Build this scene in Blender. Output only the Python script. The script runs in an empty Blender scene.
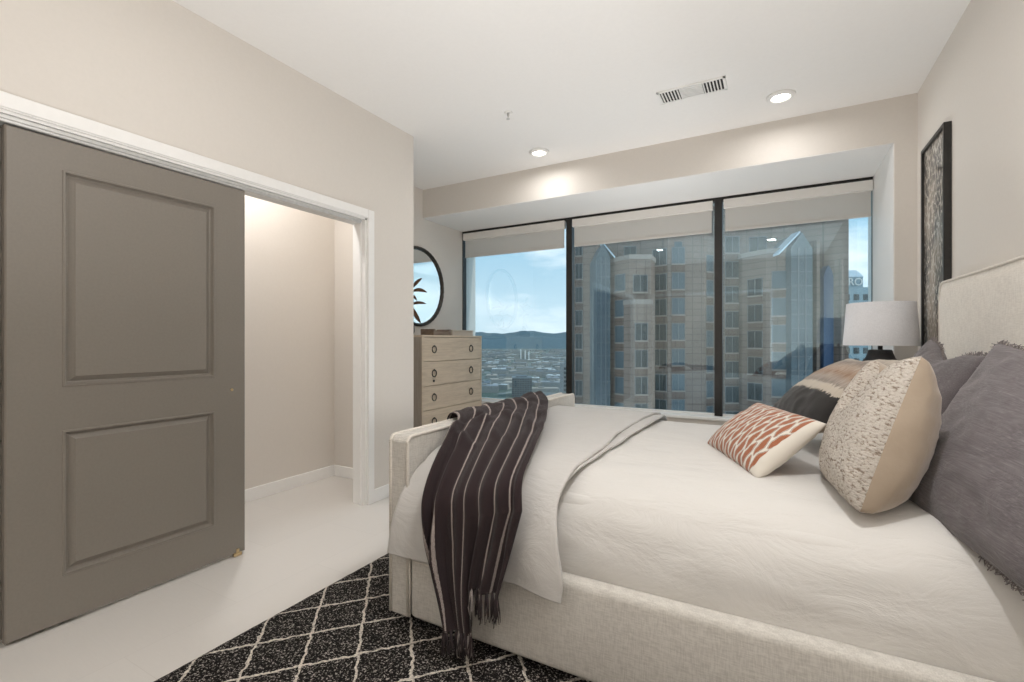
import bpy, bmesh, math, random
from mathutils import Vector, Matrix, noise
random.seed(7)
S = bpy.context.scene
COL = S.collection
R = math.radians

# ------------------------------------------------------------------ materials
def mat(name, col=(.8, .8, .8), rough=.6, metal=0.0, spec=.5, sheen=0.0):
    m = bpy.data.materials.new(name); m.use_nodes = True
    b = m.node_tree.nodes['Principled BSDF']
    b.inputs['Base Color'].default_value = (*col, 1)
    b.inputs['Roughness'].default_value = rough
    b.inputs['Metallic'].default_value = metal
    b.inputs['Specular IOR Level'].default_value = spec
    if sheen:
        b.inputs['Sheen Weight'].default_value = sheen
    return m
class NT:
    def __init__(s, m):
        s.m = m; s.t = m.node_tree; s.n = s.t.nodes; s.l = s.t.links; s.b = s.n.get('Principled BSDF')
    def new(s, typ, **kw):
        n = s.n.new(typ)
        for k, v in kw.items(): setattr(n, k, v)
        return n
    def put(s, sock, v):
        if isinstance(v, bpy.types.NodeSocket): s.l.new(v, sock)
        else: sock.default_value = v
    def math(s, op, a, b=0.0, c=0.0):
        n = s.new('ShaderNodeMath', operation=op)
        s.put(n.inputs[0], a); s.put(n.inputs[1], b); s.put(n.inputs[2], c)
        return n.outputs[0]
    def coord(s, kind='Object', scale=(1, 1, 1), rot=(0, 0, 0), loc=(0, 0, 0)):
        c = s.new('ShaderNodeTexCoord'); mp = s.new('ShaderNodeMapping')
        s.l.new(c.outputs[kind], mp.inputs[0])
        mp.inputs['Scale'].default_value = scale; mp.inputs['Rotation'].default_value = rot
        mp.inputs['Location'].default_value = loc
        return mp.outputs[0]
    def noise(s, vec, scale, detail=3, rough=.5, dist=0.0):
        n = s.new('ShaderNodeTexNoise'); s.l.new(vec, n.inputs['Vector'])
        n.inputs['Scale'].default_value = scale; n.inputs['Detail'].default_value = detail
        n.inputs['Roughness'].default_value = rough; n.inputs['Distortion'].default_value = dist
        return n.outputs['Fac']
    def ramp(s, fac, stops, interp='LINEAR'):
        n = s.new('ShaderNodeValToRGB'); s.put(n.inputs[0], fac); n.color_ramp.interpolation = interp
        e = n.color_ramp.elements
        while len(e) < len(stops): e.new(.5)
        for i, (p, c) in enumerate(stops):
            e[i].position = p; e[i].color = (*c, 1) if len(c) == 3 else c
        return n.outputs[0]
    def mix(s, fac, a, b):
        n = s.new('ShaderNodeMix', data_type='RGBA')
        s.put(n.inputs[0], fac)
        for sock, v in ((n.inputs[6], a), (n.inputs[7], b)):
            if isinstance(v, tuple): v = (*v, 1) if len(v) == 3 else v
            s.put(sock, v)
        return n.outputs[2]
    def sep(s, vec):
        n = s.new('ShaderNodeSeparateXYZ'); s.l.new(vec, n.inputs[0]); return n.outputs
    def color(s, c): s.put(s.b.inputs['Base Color'], c)
    def bump(s, h, strength=.3, dist=.002):
        n = s.new('ShaderNodeBump'); s.put(n.inputs['Height'], h)
        n.inputs['Strength'].default_value = strength; n.inputs['Distance'].default_value = dist
        s.l.new(n.outputs[0], s.b.inputs['Normal'])

def noisy(name, c1, c2, scale, rough=.6, bump=.2, bdist=.001, stretch=(1, 1, 1), detail=4, **kw):
    m = mat(name, c1, rough, **kw); t = NT(m)
    v = t.coord(scale=stretch); f = t.noise(v, scale, detail)
    t.color(t.ramp(f, [(.3, c1), (.7, c2)]))
    if bump: t.bump(f, bump, bdist)
    return m
def weave(name, c1, c2, sc=500, rough=.85, bump=.35, mottle=.12, bd=.0015):
    m = mat(name, c1, rough, spec=.2, sheen=.15); t = NT(m)
    a = t.noise(t.coord(scale=(1, 1, .12)), sc, 2)
    b = t.noise(t.coord(scale=(.12, .12, 1)), sc, 2)
    f = t.math('MULTIPLY', t.math('ADD', a, b), .5)
    f2 = t.math('ADD', f, t.math('MULTIPLY', t.math('SUBTRACT', t.noise(t.coord(), 14, 3), .5), mottle))
    t.color(t.ramp(f2, [(.36, c2), (.6, c1)]))
    t.bump(f, bump, bd)
    return m

M = {}
M['wall'] = noisy('painted_wall', (.705, .666, .618), (.72, .68, .632), 60, .75, .05, .0006)
M['ceil'] = noisy('ceiling_paint', (.81, .795, .775), (.825, .81, .79), 50, .8, .05, .0006)
M['trim'] = noisy('white_trim', (.87, .865, .85), (.89, .885, .87), 30, .4, .0)
M['black'] = noisy('black_metal', (.012, .011, .010), (.02, .018, .016), 40, .38, .0)
M['alu'] = noisy('brushed_aluminium', (.50, .50, .49), (.58, .58, .57), 40, .35, .0, metal=.4)
M['door'] = noisy('door_paint', (.212, .190, .163), (.225, .202, .174), 90, .42, .1, .0004)
M['brass'] = noisy('brass', (.62, .48, .27), (.7, .55, .33), 60, .35, .0, metal=.8)
M['shade_fabric'] = noisy('roller_fabric', (0.861, 0.824, 0.782), (0.882, 0.845, 0.803), 300, .85, .1, .0003)
def translucent(m, f):
    t = m.node_tree; b = t.nodes['Principled BSDF']; o = t.nodes['Material Output']
    tr = t.nodes.new('ShaderNodeBsdfTranslucent'); mx = t.nodes.new('ShaderNodeMixShader'); mx.inputs[0].default_value = f
    tr.inputs[0].default_value = (.92, .88, .84, 1)
    t.links.new(b.outputs[0], mx.inputs[1]); t.links.new(tr.outputs[0], mx.inputs[2]); t.links.new(mx.outputs[0], o.inputs[0])
translucent(M['shade_fabric'], .55)
M['fascia'] = noisy('shade_fascia', (.80, .775, .74), (.82, .795, .76), 20, .6, .0)
M['mirror'] = mat('mirror_glass', (.9, .92, .92), .02, metal=1.0)
M['pewter'] = noisy('dark_pewter', (.05, .045, .04), (.09, .08, .07), 60, .35, .0, metal=.7)
M['linen'] = weave('bed_linen_upholstery', (0.628, 0.604, 0.561), (0.486, 0.464, 0.428), 260)
M['head_linen'] = weave('headboard_linen', (0.861, 0.815, 0.747), (0.726, 0.680, 0.618), 240)
M['piping'] = weave('piping_linen', (0.775, 0.733, 0.667), (0.625, 0.581, 0.528), 300)
M['lamp_black'] = noisy('lamp_ceramic_black', (.018, .017, .017), (.03, .028, .028), 120, .55, .25, .0006)
M['lamp_shade'] = weave('lamp_shade_linen', (0.771, 0.771, 0.794), (0.677, 0.677, 0.700), 500, bump=.1)
M['night'] = noisy('nightstand_wood', (.34, .27, .2), (.42, .34, .26), 12, .5, .2, .0006, stretch=(1, .1, 1))
M['cream_box'] = noisy('cream_box_linen', (0.510, 0.451, 0.383), (0.561, 0.501, 0.433), 120, .7, .2, .0006)
M['brown_wood'] = noisy('brown_tray_wood', (.17, .12, .085), (.26, .19, .14), 25, .5, .2, .0006, stretch=(1, .2, 1))
M['leaf'] = noisy('dried_leaf', (0.150, 0.079, 0.045), (0.270, 0.158, 0.098), 30, .6, .3, .001)
M['vent_white'] = mat('vent_enamel', (.80, .79, .77), .45)
M['vent_dark'] = mat('vent_cavity', (.03, .03, .03), .9)

def floor_mat():
    m = mat('pale_floor_plank', (.7, .66, .6), .45); t = NT(m)
    v = t.coord()
    br = t.new('ShaderNodeTexBrick'); t.l.new(t.coord(rot=(0, 0, R(90))), br.inputs['Vector'])
    br.inputs['Scale'].default_value = 1; br.inputs['Brick Width'].default_value = .9; br.inputs['Row Height'].default_value = .45
    br.inputs['Mortar Size'].default_value = .0016; br.inputs['Mortar Smooth'].default_value = .3
    br.inputs['Color1'].default_value = (.62, .595, .565, 1); br.inputs['Color2'].default_value = (.645, .62, .59, 1)
    br.inputs['Mortar'].default_value = (.57, .545, .515, 1)
    f = t.noise(t.coord(scale=(1, 9, 1)), 14, 5, .6)
    t.color(t.mix(t.math('MULTIPLY', f, .35), br.outputs[0], (.73, .705, .67)))
    t.bump(f, .12, .001)
    return m
M['floor'] = floor_mat()

def wood(name, c1, c2, axis=1, sc=9):
    m = mat(name, c1, .55); t = NT(m)
    st = [14, 14, 14]; st[axis] = 1.0
    f = t.noise(t.coord(scale=tuple(st)), sc / 5, 6, .62, 1.2)
    g = t.noise(t.coord(scale=tuple(x * 4 for x in st)), sc / 3, 3)
    t.color(t.ramp(t.math('ADD', t.math('MULTIPLY', f, .7), t.math('MULTIPLY', g, .3)), [(.3, c2), (.55, c1), (.75, tuple(x * 1.08 for x in c1))]))
    t.bump(g, .25, .0008)
    return m
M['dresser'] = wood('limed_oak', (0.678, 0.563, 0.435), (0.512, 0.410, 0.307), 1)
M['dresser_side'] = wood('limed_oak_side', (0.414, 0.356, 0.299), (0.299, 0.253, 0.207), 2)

def rug_mat():
    m = mat('shag_rug', (.02, .02, .02), .95, spec=.1); t = NT(m)
    v = t.coord()                      # object origin at a lattice node
    o = t.sep(v)
    n1 = t.math('MULTIPLY', t.math('SUBTRACT', t.noise(v, 30, 3), .5), .16)
    px, py = .1375, .154
    a = t.math('ADD', t.math('MULTIPLY', o[0], .5 / px), t.math('MULTIPLY', o[1], .5 / py))
    b = t.math('SUBTRACT', t.math('MULTIPLY', o[0], .5 / px), t.math('MULTIPLY', o[1], .5 / py))
    def line(c):
        c = t.math('ADD', c, n1)
        fr = t.math('PINGPONG', c, .5)
        return t.math('LESS_THAN', fr, .027)
    ln = t.math('MAXIMUM', line(a), line(b))
    sp = t.noise(v, 130, 3, .7)
    fleck = t.ramp(sp, [(.50, (.010, .009, .009)), (.57, (.05, .045, .042)), (.63, (.50, .46, .42))])
    knot = t.ramp(t.noise(v, 120, 2), [(.3, (.34, .31, .27)), (.6, (.75, .70, .62))])
    t.color(t.mix(ln, fleck, knot))
    t.bump(t.math('ADD', t.noise(v, 220, 2), t.math('MULTIPLY', ln, .4)), 1.0, .006)
    return m
M['rug'] = rug_mat()

def sheet_mat(name, c, wr=.25, fine=500):
    m = mat(name, c, .8, spec=.2, sheen=.2); t = NT(m)
    v = t.coord(scale=(1, 1.0, 1))
    w = t.noise(t.coord(scale=(.7, 2.2, 1), rot=(0, 0, .4)), 6, 5, .6, .8)
    f = t.noise(v, fine, 2)
    t.color(t.ramp(f, [(.3, tuple(x * .97 for x in c)), (.7, c)]))
    t.bump(t.math('ADD', t.math('MULTIPLY', w, 1.0), t.math('MULTIPLY', f, .04)), wr, .02)
    return m
M['bedspread'] = sheet_mat('white_coverlet', (.665, .65, .625), .42)
M['duvet'] = sheet_mat('pale_grey_linen_duvet', (.565, .55, .53), .5)

def throw_mat():
    m = mat('throw_knit', (.06, .04, .045), .9, spec=.1, sheen=.12); t = NT(m)
    v = t.coord('UV'); o = t.sep(v)
    u = t.math('ADD', o[0], t.math('MULTIPLY', t.math('SUBTRACT', t.noise(v, 60, 2), .5), .008))
    fr = t.math('FRACT', t.math('ADD', t.math('MULTIPLY', u, 7.0), .42))
    st = t.math('LESS_THAN', t.math('ABSOLUTE', t.math('SUBTRACT', fr, .5)), .058)
    sp = t.noise(v, 420, 2)
    kn = t.ramp(sp, [(.42, (0.136, 0.104, 0.100)), (.58, (0.528, 0.464, 0.424))])
    hz = t.noise(t.coord('UV', scale=(1, 5, 1)), 220, 3)
    base = t.ramp(hz, [(.35, (0.019, 0.012, 0.013)), (.7, (0.045, 0.031, 0.033))])
    t.color(t.mix(st, base, kn))
    t.bump(t.math('ADD', sp, t.math('MULTIPLY', st, .8)), .7, .003)
    return m
M['throw'] = throw_mat()
M['tassel'] = noisy('tassel_yarn', (0.025, 0.016, 0.018), (0.049, 0.036, 0.038), 300, .9, .3, .001)
M['tassel_light'] = noisy('tassel_yarn_light', (0.200, 0.168, 0.160), (0.400, 0.360, 0.336), 300, .9, .3, .001)

def sham_mat():
    m = mat('grey_linen_sham', (.2, .17, .18), .85, spec=.15, sheen=.25); t = NT(m)
    a = t.noise(t.coord(scale=(.03, 1, 1)), 330, 2)
    w = t.noise(t.coord(scale=(1, 1, 2.4), rot=(0, .5, 0)), 6, 5, .6, 1.0)
    t.color(t.ramp(a, [(.32, (0.116, 0.102, 0.106)), (.6, (0.152, 0.136, 0.142)), (.78, (0.216, 0.196, 0.200))]))
    t.bump(t.math('ADD', t.math('MULTIPLY', w, 1.0), t.math('MULTIPLY', a, .06)), .38, .025)
    return m
M['sham'] = sham_mat()
M['sham_fringe'] = noisy('sham_fringe', (0.160, 0.136, 0.140), (0.336, 0.304, 0.296), 200, .9, .3, .001)
M['velvet'] = noisy('beige_velvet', (0.341, 0.268, 0.196), (0.392, 0.312, 0.232), 9, .75, .35, .02, sheen=.5)
def boucle_mat():
    m = mat('cream_boucle', (.75, .68, .6), .9, spec=.15); t = NT(m)
    v = t.coord(scale=(1, 1, 1.9), rot=(0, .25, 0))
    w = t.noise(v, 9, 2, .5, 0)
    n = t.new('ShaderNodeTexVoronoi'); t.l.new(v, n.inputs['Vector']); n.inputs['Scale'].default_value = 80
    n.feature = 'SMOOTH_F1'; n.inputs['Smoothness'].default_value = .35
    d = n.outputs['Distance']
    k = t.noise(v, 120, 3, .6, 1.4)
    h = t.math('SUBTRACT', t.math('ADD', k, .45), t.math('MULTIPLY', d, .75))
    t.color(t.ramp(h, [(.28, (0.262, 0.205, 0.157)), (.40, (0.455, 0.389, 0.324)), (.50, (0.612, 0.554, 0.489)), (.85, (0.681, 0.629, 0.568))]))
    t.bump(h, 1.0, .007)
    return m
M['boucle'] = boucle_mat()
def lumbar_mat():
    m = mat('orange_leaf_print', (.8, .75, .68), .85, spec=.15, sheen=.2); t = NT(m)
    v0 = t.coord('Object')
    nz = t.new('ShaderNodeTexNoise'); t.l.new(v0, nz.inputs['Vector']); nz.inputs['Scale'].default_value = 14
    o = t.sep(v0)
    dn = t.math('MULTIPLY', t.math('SUBTRACT', nz.outputs['Fac'], .5), .030)
    x = t.math('ADD', o[0], dn)
    z = o[2]
    # columns of upright leaves, each column offset by half a leaf, leaning alternately
    ca = t.math('MULTIPLY', x, 1 / .034)
    ci = t.math('FLOOR', ca); fx = t.math('SUBTRACT', t.math('FRACT', ca), .5)
    par = t.math('FLOORED_MODULO', ci, 2.0)
    b = t.math('ADD', t.math('MULTIPLY', z, 1 / .105), t.math('MULTIPLY', par, .5))
    fy = t.math('FRACT', b)
    lean = t.math('MULTIPLY', t.math('SUBTRACT', fy, .5), t.math('SUBTRACT', t.math('MULTIPLY', par, 1.1), .55))
    wid = t.math('MULTIPLY', t.math('POWER', t.math('SINE', t.math('MULTIPLY', fy, math.pi)), 1.0), .40)
    dd = t.math('ABSOLUTE', t.math('SUBTRACT', fx, t.math('MULTIPLY', lean, .55)))
    leaf = t.math('LESS_THAN', dd, wid)
    out = t.math('LESS_THAN', t.math('ABSOLUTE', t.math('SUBTRACT', dd, t.math('ADD', wid, .07))), .035)
    plain = t.math('LESS_THAN', o[0], .262)
    leaf = t.math('MULTIPLY', leaf, plain); out = t.math('MULTIPLY', out, plain)
    fine = t.noise(v0, 260, 2)
    oc = t.ramp(fine, [(.3, (0.300, 0.101, 0.049)), (.7, (0.390, 0.150, 0.079))])
    base = t.mix(out, (0.681, 0.638, 0.570), (0.255, 0.205, 0.170))
    t.color(t.mix(leaf, base, oc))
    t.bump(fine, .3, .002)
    return m
M['lumbar'] = lumbar_mat()
def kilim_mat():
    m = mat('woven_stripe', (.5, .4, .3), .9, spec=.15, sheen=.2); t = NT(m)
    v = t.coord(); o = t.sep(v)
    h = t.math('ADD', t.math('DIVIDE', o[2], .50), .5)
    streak = t.noise(t.coord(scale=(30, 3, 3)), 3.5, 4, .7)
    h2 = t.math('ADD', h, t.math('MULTIPLY', t.math('SUBTRACT', streak, .5), .16))
    c = t.ramp(h2, [(.0, (0.022, 0.021, 0.021)), (.34, (0.026, 0.023, 0.022)), (.352, (0.465, 0.413, 0.345)), (.44, (0.488, 0.435, 0.367)), (.452, (0.165, 0.139, 0.124)),
                    (.52, (0.300, 0.247, 0.210)), (.60, (0.247, 0.143, 0.083)), (.70, (0.330, 0.247, 0.188)), (.80, (0.150, 0.128, 0.116)), (.90, (0.435, 0.383, 0.323))])
    dk = t.math('MULTIPLY', t.math('GREATER_THAN', o[0], .215), t.math('MULTIPLY', t.math('GREATER_THAN', h, .56), t.math('LESS_THAN', h, .80)))
    mott = t.noise(t.coord(scale=(1, 1, .15)), 110, 3)
    c2 = t.mix(t.math('MULTIPLY', t.math('SUBTRACT', mott, .3), .9), c, (.62, .54, .46))
    c3 = t.mix(t.math('LESS_THAN', h2, .345), c2, (.032, .03, .029))
    t.color(t.mix(dk, c3, (.03, .028, .028)))
    t.bump(t.noise(t.coord(scale=(1, 1, .2)), 260, 2), .6, .003)
    return m
M['kilim'] = kilim_mat()
def art_mat():
    m = mat('bark_art', (.3, .25, .2), .6); t = NT(m)
    v = t.coord(scale=(1, 1, .45))
    n = t.new('ShaderNodeTexVoronoi'); n.feature = 'DISTANCE_TO_EDGE'; t.l.new(v, n.inputs['Vector']); n.inputs['Scale'].default_value = 30
    w = t.noise(v, 24, 5, .7, 2.5)
    f = t.math('ADD', t.math('MULTIPLY', n.outputs['Distance'], -.9), w)
    big = t.noise(t.coord(scale=(1, 1, .6)), 5, 3, .5)
    dk = t.ramp(big, [(.4, (.05, .042, .036)), (.6, (.30, .25, .20))])
    t.color(t.mix(t.ramp(f, [(.40, (0, 0, 0)), (.52, (1, 1, 1))]), dk, (.66, .60, .52)))
    t.b.inputs['Coat Weight'].default_value = .9; t.b.inputs['Coat Roughness'].default_value = .04
    return m
M['art'] = art_mat()
def emit(name, c, s):
    m = bpy.data.materials.new(name); m.use_nodes = True; t = m.node_tree
    t.nodes.clear(); e = t.nodes.new('ShaderNodeEmission'); o = t.nodes.new('ShaderNodeOutputMaterial')
    e.inputs[0].default_value = (*c, 1); e.inputs[1].default_value = s; t.links.new(e.outputs[0], o.inputs[0]); return m
M['lens'] = emit('lamp_lens', (1, .94, .84), 6.0)
def pane_mat():
    m = bpy.data.materials.new('tinted_window_glass'); m.use_nodes = True; t = m.node_tree; t.nodes.clear()
    tr = t.nodes.new('ShaderNodeBsdfTransparent'); gl = t.nodes.new('ShaderNodeBsdfGlossy'); mx = t.nodes.new('ShaderNodeMixShader')
    lw = t.nodes.new('ShaderNodeFresnel'); lw.inputs[0].default_value = 1.5
    ad = t.nodes.new('ShaderNodeMath'); ad.operation = 'MULTIPLY_ADD'; ad.inputs[1].default_value = .9; ad.inputs[2].default_value = .07
    tr.inputs[0].default_value = (.88, .935, .955, 1)
    gl.inputs[0].default_value = (.74, .93, 1, 1); gl.inputs['Roughness'].default_value = 0.0
    o = t.nodes.new('ShaderNodeOutputMaterial')
    t.links.new(lw.outputs[0], ad.inputs[0]); t.links.new(ad.outputs[0], mx.inputs[0])
    t.links.new(tr.outputs[0], mx.inputs[1]); t.links.new(gl.outputs[0], mx.inputs[2]); t.links.new(mx.outputs[0], o.inputs[0])
    return m
M['pane'] = pane_mat()

# ------------------------------------------------------------------ mesh helpers
def link(o, parent=None):
    COL.objects.link(o)
    if parent: o.parent = parent
    return o
def obj(name, bm, mats, parent=None, smooth=False, loc=None):
    me = bpy.data.meshes.new(name)
    bmesh.ops.recalc_face_normals(bm, faces=bm.faces[:])
    bm.to_mesh(me); bm.free()
    for m in (mats if isinstance(mats, (list, tuple)) else [mats]): me.materials.append(m)
    if smooth:
        for p in me.polygons: p.use_smooth = True
    o = bpy.data.objects.new(name, me)
    if loc: o.location = loc
    return link(o, parent)
def tag(o, label, cat, group=None, kind=None):
    o['label'] = label; o['category'] = cat
    if group: o['group'] = group
    if kind: o['kind'] = kind
    return o
def thing(name, label, cat, loc=(0, 0, 0), rz=0, group=None):
    o = bpy.data.objects.new(name, None); o.empty_display_size = .1
    o.location = loc; o.rotation_euler = (0, 0, rz)
    COL.objects.link(o); return tag(o, label, cat, group)
def struct(name, bm, m, label=None, smooth=False):
    o = obj(name, bm, m, smooth=smooth); o['kind'] = 'structure'
    if label: o['label'] = label
    return o
def box(bm, a, b, bev=0.0, seg=2, mi=0, mtx=None):
    x0, y0, z0 = (min(a[i], b[i]) for i in range(3)); x1, y1, z1 = (max(a[i], b[i]) for i in range(3))
    vs = [bm.verts.new(p) for p in ((x0, y0, z0), (x1, y0, z0), (x1, y1, z0), (x0, y1, z0), (x0, y0, z1), (x1, y0, z1), (x1, y1, z1), (x0, y1, z1))]
    fs = [bm.faces.new([vs[i] for i in f]) for f in ((3, 2, 1, 0), (4, 5, 6, 7), (0, 1, 5, 4), (1, 2, 6, 5), (2, 3, 7, 6), (3, 0, 4, 7))]
    for f in fs: f.material_index = mi
    geom = vs
    if bev:
        es = list({e for f in fs for e in f.edges})
        r = bmesh.ops.bevel(bm, geom=es, offset=bev, segments=seg, profile=.5, affect='EDGES')
        for f in r['faces']: f.material_index = mi
        geom = list({v for f in bm.faces if f.is_valid for v in f.verts}) if mtx is not None else []
    if mtx is not None and not bev:
        for v in vs: v.co = mtx @ v.co
    return bm
def boxes(lst, bev=0.0, seg=2):
    bm = bmesh.new()
    for a, b in lst: box(bm, a, b, bev, seg)
    return bm
def prism(bm, pts, z0, z1, axis='z', mi=0):
    """extrude a closed 2-D outline; axis z: pts are (x,y); axis x: pts (y,z); axis y: pts (x,z)"""
    def P(p, h):
        return {'z': (p[0], p[1], h), 'x': (h, p[0], p[1]), 'y': (p[0], h, p[1])}[axis]
    lo = [bm.verts.new(P(p, z0)) for p in pts]; hi = [bm.verts.new(P(p, z1)) for p in pts]
    n = len(pts); fs = [bm.faces.new(lo), bm.faces.new(hi)]
    for i in range(n): fs.append(bm.faces.new([lo[i], lo[(i + 1) % n], hi[(i + 1) % n], hi[i]]))
    for f in fs: f.material_index = mi
    return bm
def lathe(bm, prof, seg=32, c=(0, 0), mi=0):
    rings = []
    for r, z in prof:
        if r < 1e-5: rings.append([bm.verts.new((c[0], c[1], z))])
        else: rings.append([bm.verts.new((c[0] + r * math.cos(2 * math.pi * i / seg), c[1] + r * math.sin(2 * math.pi * i / seg), z)) for i in range(seg)])
    for a, b in zip(rings, rings[1:]):
        for i in range(seg):
            j = (i + 1) % seg
            if len(a) == 1 and len(b) == 1: continue
            f = bm.faces.new([a[0], b[j], b[i]] if len(a) == 1 else ([a[i], a[j], b[0]] if len(b) == 1 else [a[i], a[j], b[j], b[i]]))
            f.material_index = mi
    return bm
def tube(bm, pts, rad, seg=8, closed=False, mi=0):
    pts = [Vector(p) for p in pts]; n = len(pts); rings = []
    ref = Vector((0, 0, 1))
    for i, p in enumerate(pts):
        if closed: d = pts[(i + 1) % n] - pts[i - 1]
        else: d = pts[min(i + 1, n - 1)] - pts[max(i - 1, 0)]
        d.normalize()
        a = d.cross(ref)
        if a.length < .1: a = d.cross(Vector((1, 0, 0)))
        a.normalize(); b = d.cross(a)
        r = rad[i] if isinstance(rad, (list, tuple)) else rad
        rings.append([bm.verts.new(p + (a * math.cos(2 * math.pi * k / seg) + b * math.sin(2 * math.pi * k / seg)) * r) for k in range(seg)])
    prs = list(zip(rings, rings[1:])) + ([(rings[-1], rings[0])] if closed else [])
    for A, B in prs:
        for k in range(seg):
            f = bm.faces.new([A[k], A[(k + 1) % seg], B[(k + 1) % seg], B[k]]); f.material_index = mi
    if not closed:
        for r_ in (rings[0], rings[-1]):
            try: bm.faces.new(r_).material_index = mi
            except ValueError: pass
    return bm
def crom(P, t):
    n = len(P) - 1; i = min(int(t * n), n - 1); f = t * n - i
    p0, p1, p2, p3 = P[max(i - 1, 0)], P[i], P[i + 1], P[min(i + 2, n)]
    return tuple(.5 * ((2 * b) + (c - a) * f + (2 * a - 5 * b + 4 * c - d) * f * f + (-a + 3 * b - 3 * c + d) * f ** 3) for a, b, c, d in zip(p0, p1, p2, p3))
def grid(bm, F, nu, nv, uvf=None, mi=0):
    vs = [[bm.verts.new(F(i / nu, j / nv)) for j in range(nv + 1)] for i in range(nu + 1)]
    uvl = bm.loops.layers.uv.verify()
    for i in range(nu):
        for j in range(nv):
            f = bm.faces.new([vs[i][j], vs[i + 1][j], vs[i + 1][j + 1], vs[i][j + 1]]); f.material_index = mi
            for l, (a, b) in zip(f.loops, ((i, j), (i + 1, j), (i + 1, j + 1), (i, j + 1))):
                l[uvl].uv = uvf(a / nu, b / nv) if uvf else (a / nu, b / nv)
    return vs
def copy_tree(o, parent=None):
    c = o.copy(); COL.objects.link(c); c.parent = parent
    for ch in [x for x in bpy.data.objects if x.parent == o]: copy_tree(ch, c)
    return c

# ------------------------------------------------------------------ room
XL, XR, XF = -2.725, .885, -3.59
YB, YW, YS = -1.0, 5.19, 4.34
ZC, ZS = 3.01, 2.685
struct('floor', boxes([((-3.75, -3.2, -.12), (1.05, 5.45, 0))]), M['floor'])
struct('ceiling', boxes([((-3.75, -3.2, ZC), (1.05, 5.45, ZC + .15))]), M['ceil'])
struct('wall_right', boxes([((XR, -3.2, 0), (XR + .15, 5.45, ZC))]), M['wall'])
OY0, OY1, OZ = -.05, 2.635, 2.19
struct('wall_left', boxes([((XL - .12, YB - .1, 0), (XL, OY0, ZC)), ((XL - .12, OY1, 0), (XL, 3.17, ZC)), ((XL - .12, OY0, OZ), (XL, OY1, ZC))]), M['wall'])
struct('wall_alcove', boxes([((XF, 3.07, 0), (XL - .121, 3.17, ZC))]), M['wall'])
struct('wall_far_left', boxes([((XF - .12, YB - .1, 0), (XF, 5.45, ZC))]), M['wall'])
BX0, BX1, BZ = -2.48, -.09, 2.29
struct('wall_back', boxes([((XF, YB - .12, 0), (BX0, YB, ZC)), ((BX1, YB - .12, 0), (XR, YB, ZC)), ((BX0, YB - .12, BZ), (BX1, YB, ZC))]), M['wall'])
struct('wall_hall', boxes([((-3.75, -3.2, 0), (1.05, -3.05, ZC))]), M['wall'])
struct('wall_hall_left', boxes([((-3.0, -3.05, 0), (-2.85, YB - .121, ZC))]), M['wall'])
# soffit, window pier and the low wall under the glass
struct('wall_soffit', boxes([((XF, YS, ZS), (XR, 5.45, ZC))]), M['wall'])
struct('ceiling_recess', boxes([((XF, YS + .002, ZS - .006), (.75, YW - .06, ZS))]), M['ceil'])
struct('wall_pier', boxes([((.755, YS, 0), (XR, 5.45, ZS))]), M['wall'])
struct('wall_pier_reveal', boxes([((.749, YS + .004, 0), (.755, YW - .03, ZS - .006))]), M['trim'])
struct('wall_window', boxes([((XF, 5.07, 0), (.75, 5.40, .47))]), M['wall'])
bm = bmesh.new(); box(bm, (XF, 5.03, .47), (.75, 5.30, .50), .006)
struct('trim_1', bm, M['trim'], 'white window sill')
# baseboards
def base(name, a, b):
    bm = bmesh.new(); box(bm, a, b, .004); struct(name, bm, M['trim'])
base('baseboard_left', (XL, OY1 + .062, 0), (XL + .014, 3.17, .10))
base('baseboard_alcove', (XF, 3.17, 0), (XL, 3.184, .10))
base('baseboard_far_left', (XF, 3.19, 0), (XF + .014, 5.07, .10))
base('baseboard_closet_back', (XF, .0, 0), (XF + .014, 3.07, .10))
base('baseboard_closet_side', (XF + .014, 3.056, 0), (XL - .121, 3.07, .10))
base('baseboard_right', (XR - .014, YB, 0), (XR, YS, .10))
base('baseboard_window', (XF + .02, 5.056, 0), (.745, 5.07, .10))
# closet casing, jambs
bm = bmesh.new()
cw = .062
def casing_y(bm, x, sx, y0, y1, z1):
    box(bm, (x, y1, 0), (x + sx * .018, y1 + cw, z1 + cw), .004)
    box(bm, (x, y0 - cw, 0), (x + sx * .018, y0, z1 + cw), .004)
    box(bm, (x, y0, z1), (x + sx * .018, y1, z1 + cw), .004)
    box(bm, (x + sx * .002, y0, z1 - .006), (x + sx * .012, y1, z1 + .001), .002)
casing_y(bm, XL, 1, OY0, OY1, OZ)
struct('trim_2', bm, M['trim'], 'white casing around the closet opening')
bm = bmesh.new()
box(bm, (XL - .13, OY1 - .018, 0), (XL + .001, OY1, OZ)); box(bm, (XL - .13, OY0, 0), (XL + .001, OY0 + .018, OZ)); box(bm, (XL - .13, OY0, OZ - .018), (XL + .001, OY1, OZ))
box(bm, (XL - .05, OY1 - .03, 0), (XL - .035, OY1 - .018, OZ - .02))
struct('trim_3', bm, M['trim'], 'white closet jamb')
# back doorway casing
bm = bmesh.new()
for sx, x in ((-1, BX0), (1, BX1)):
    box(bm, (min(x, x + sx * cw), YB, 0), (max(x, x + sx * cw), YB + .018, BZ + cw), .004)
box(bm, (BX0, YB, BZ), (BX1, YB + .018, BZ + cw), .004)
struct('trim_4', bm, M['trim'], 'white casing around the doorway behind')

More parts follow.
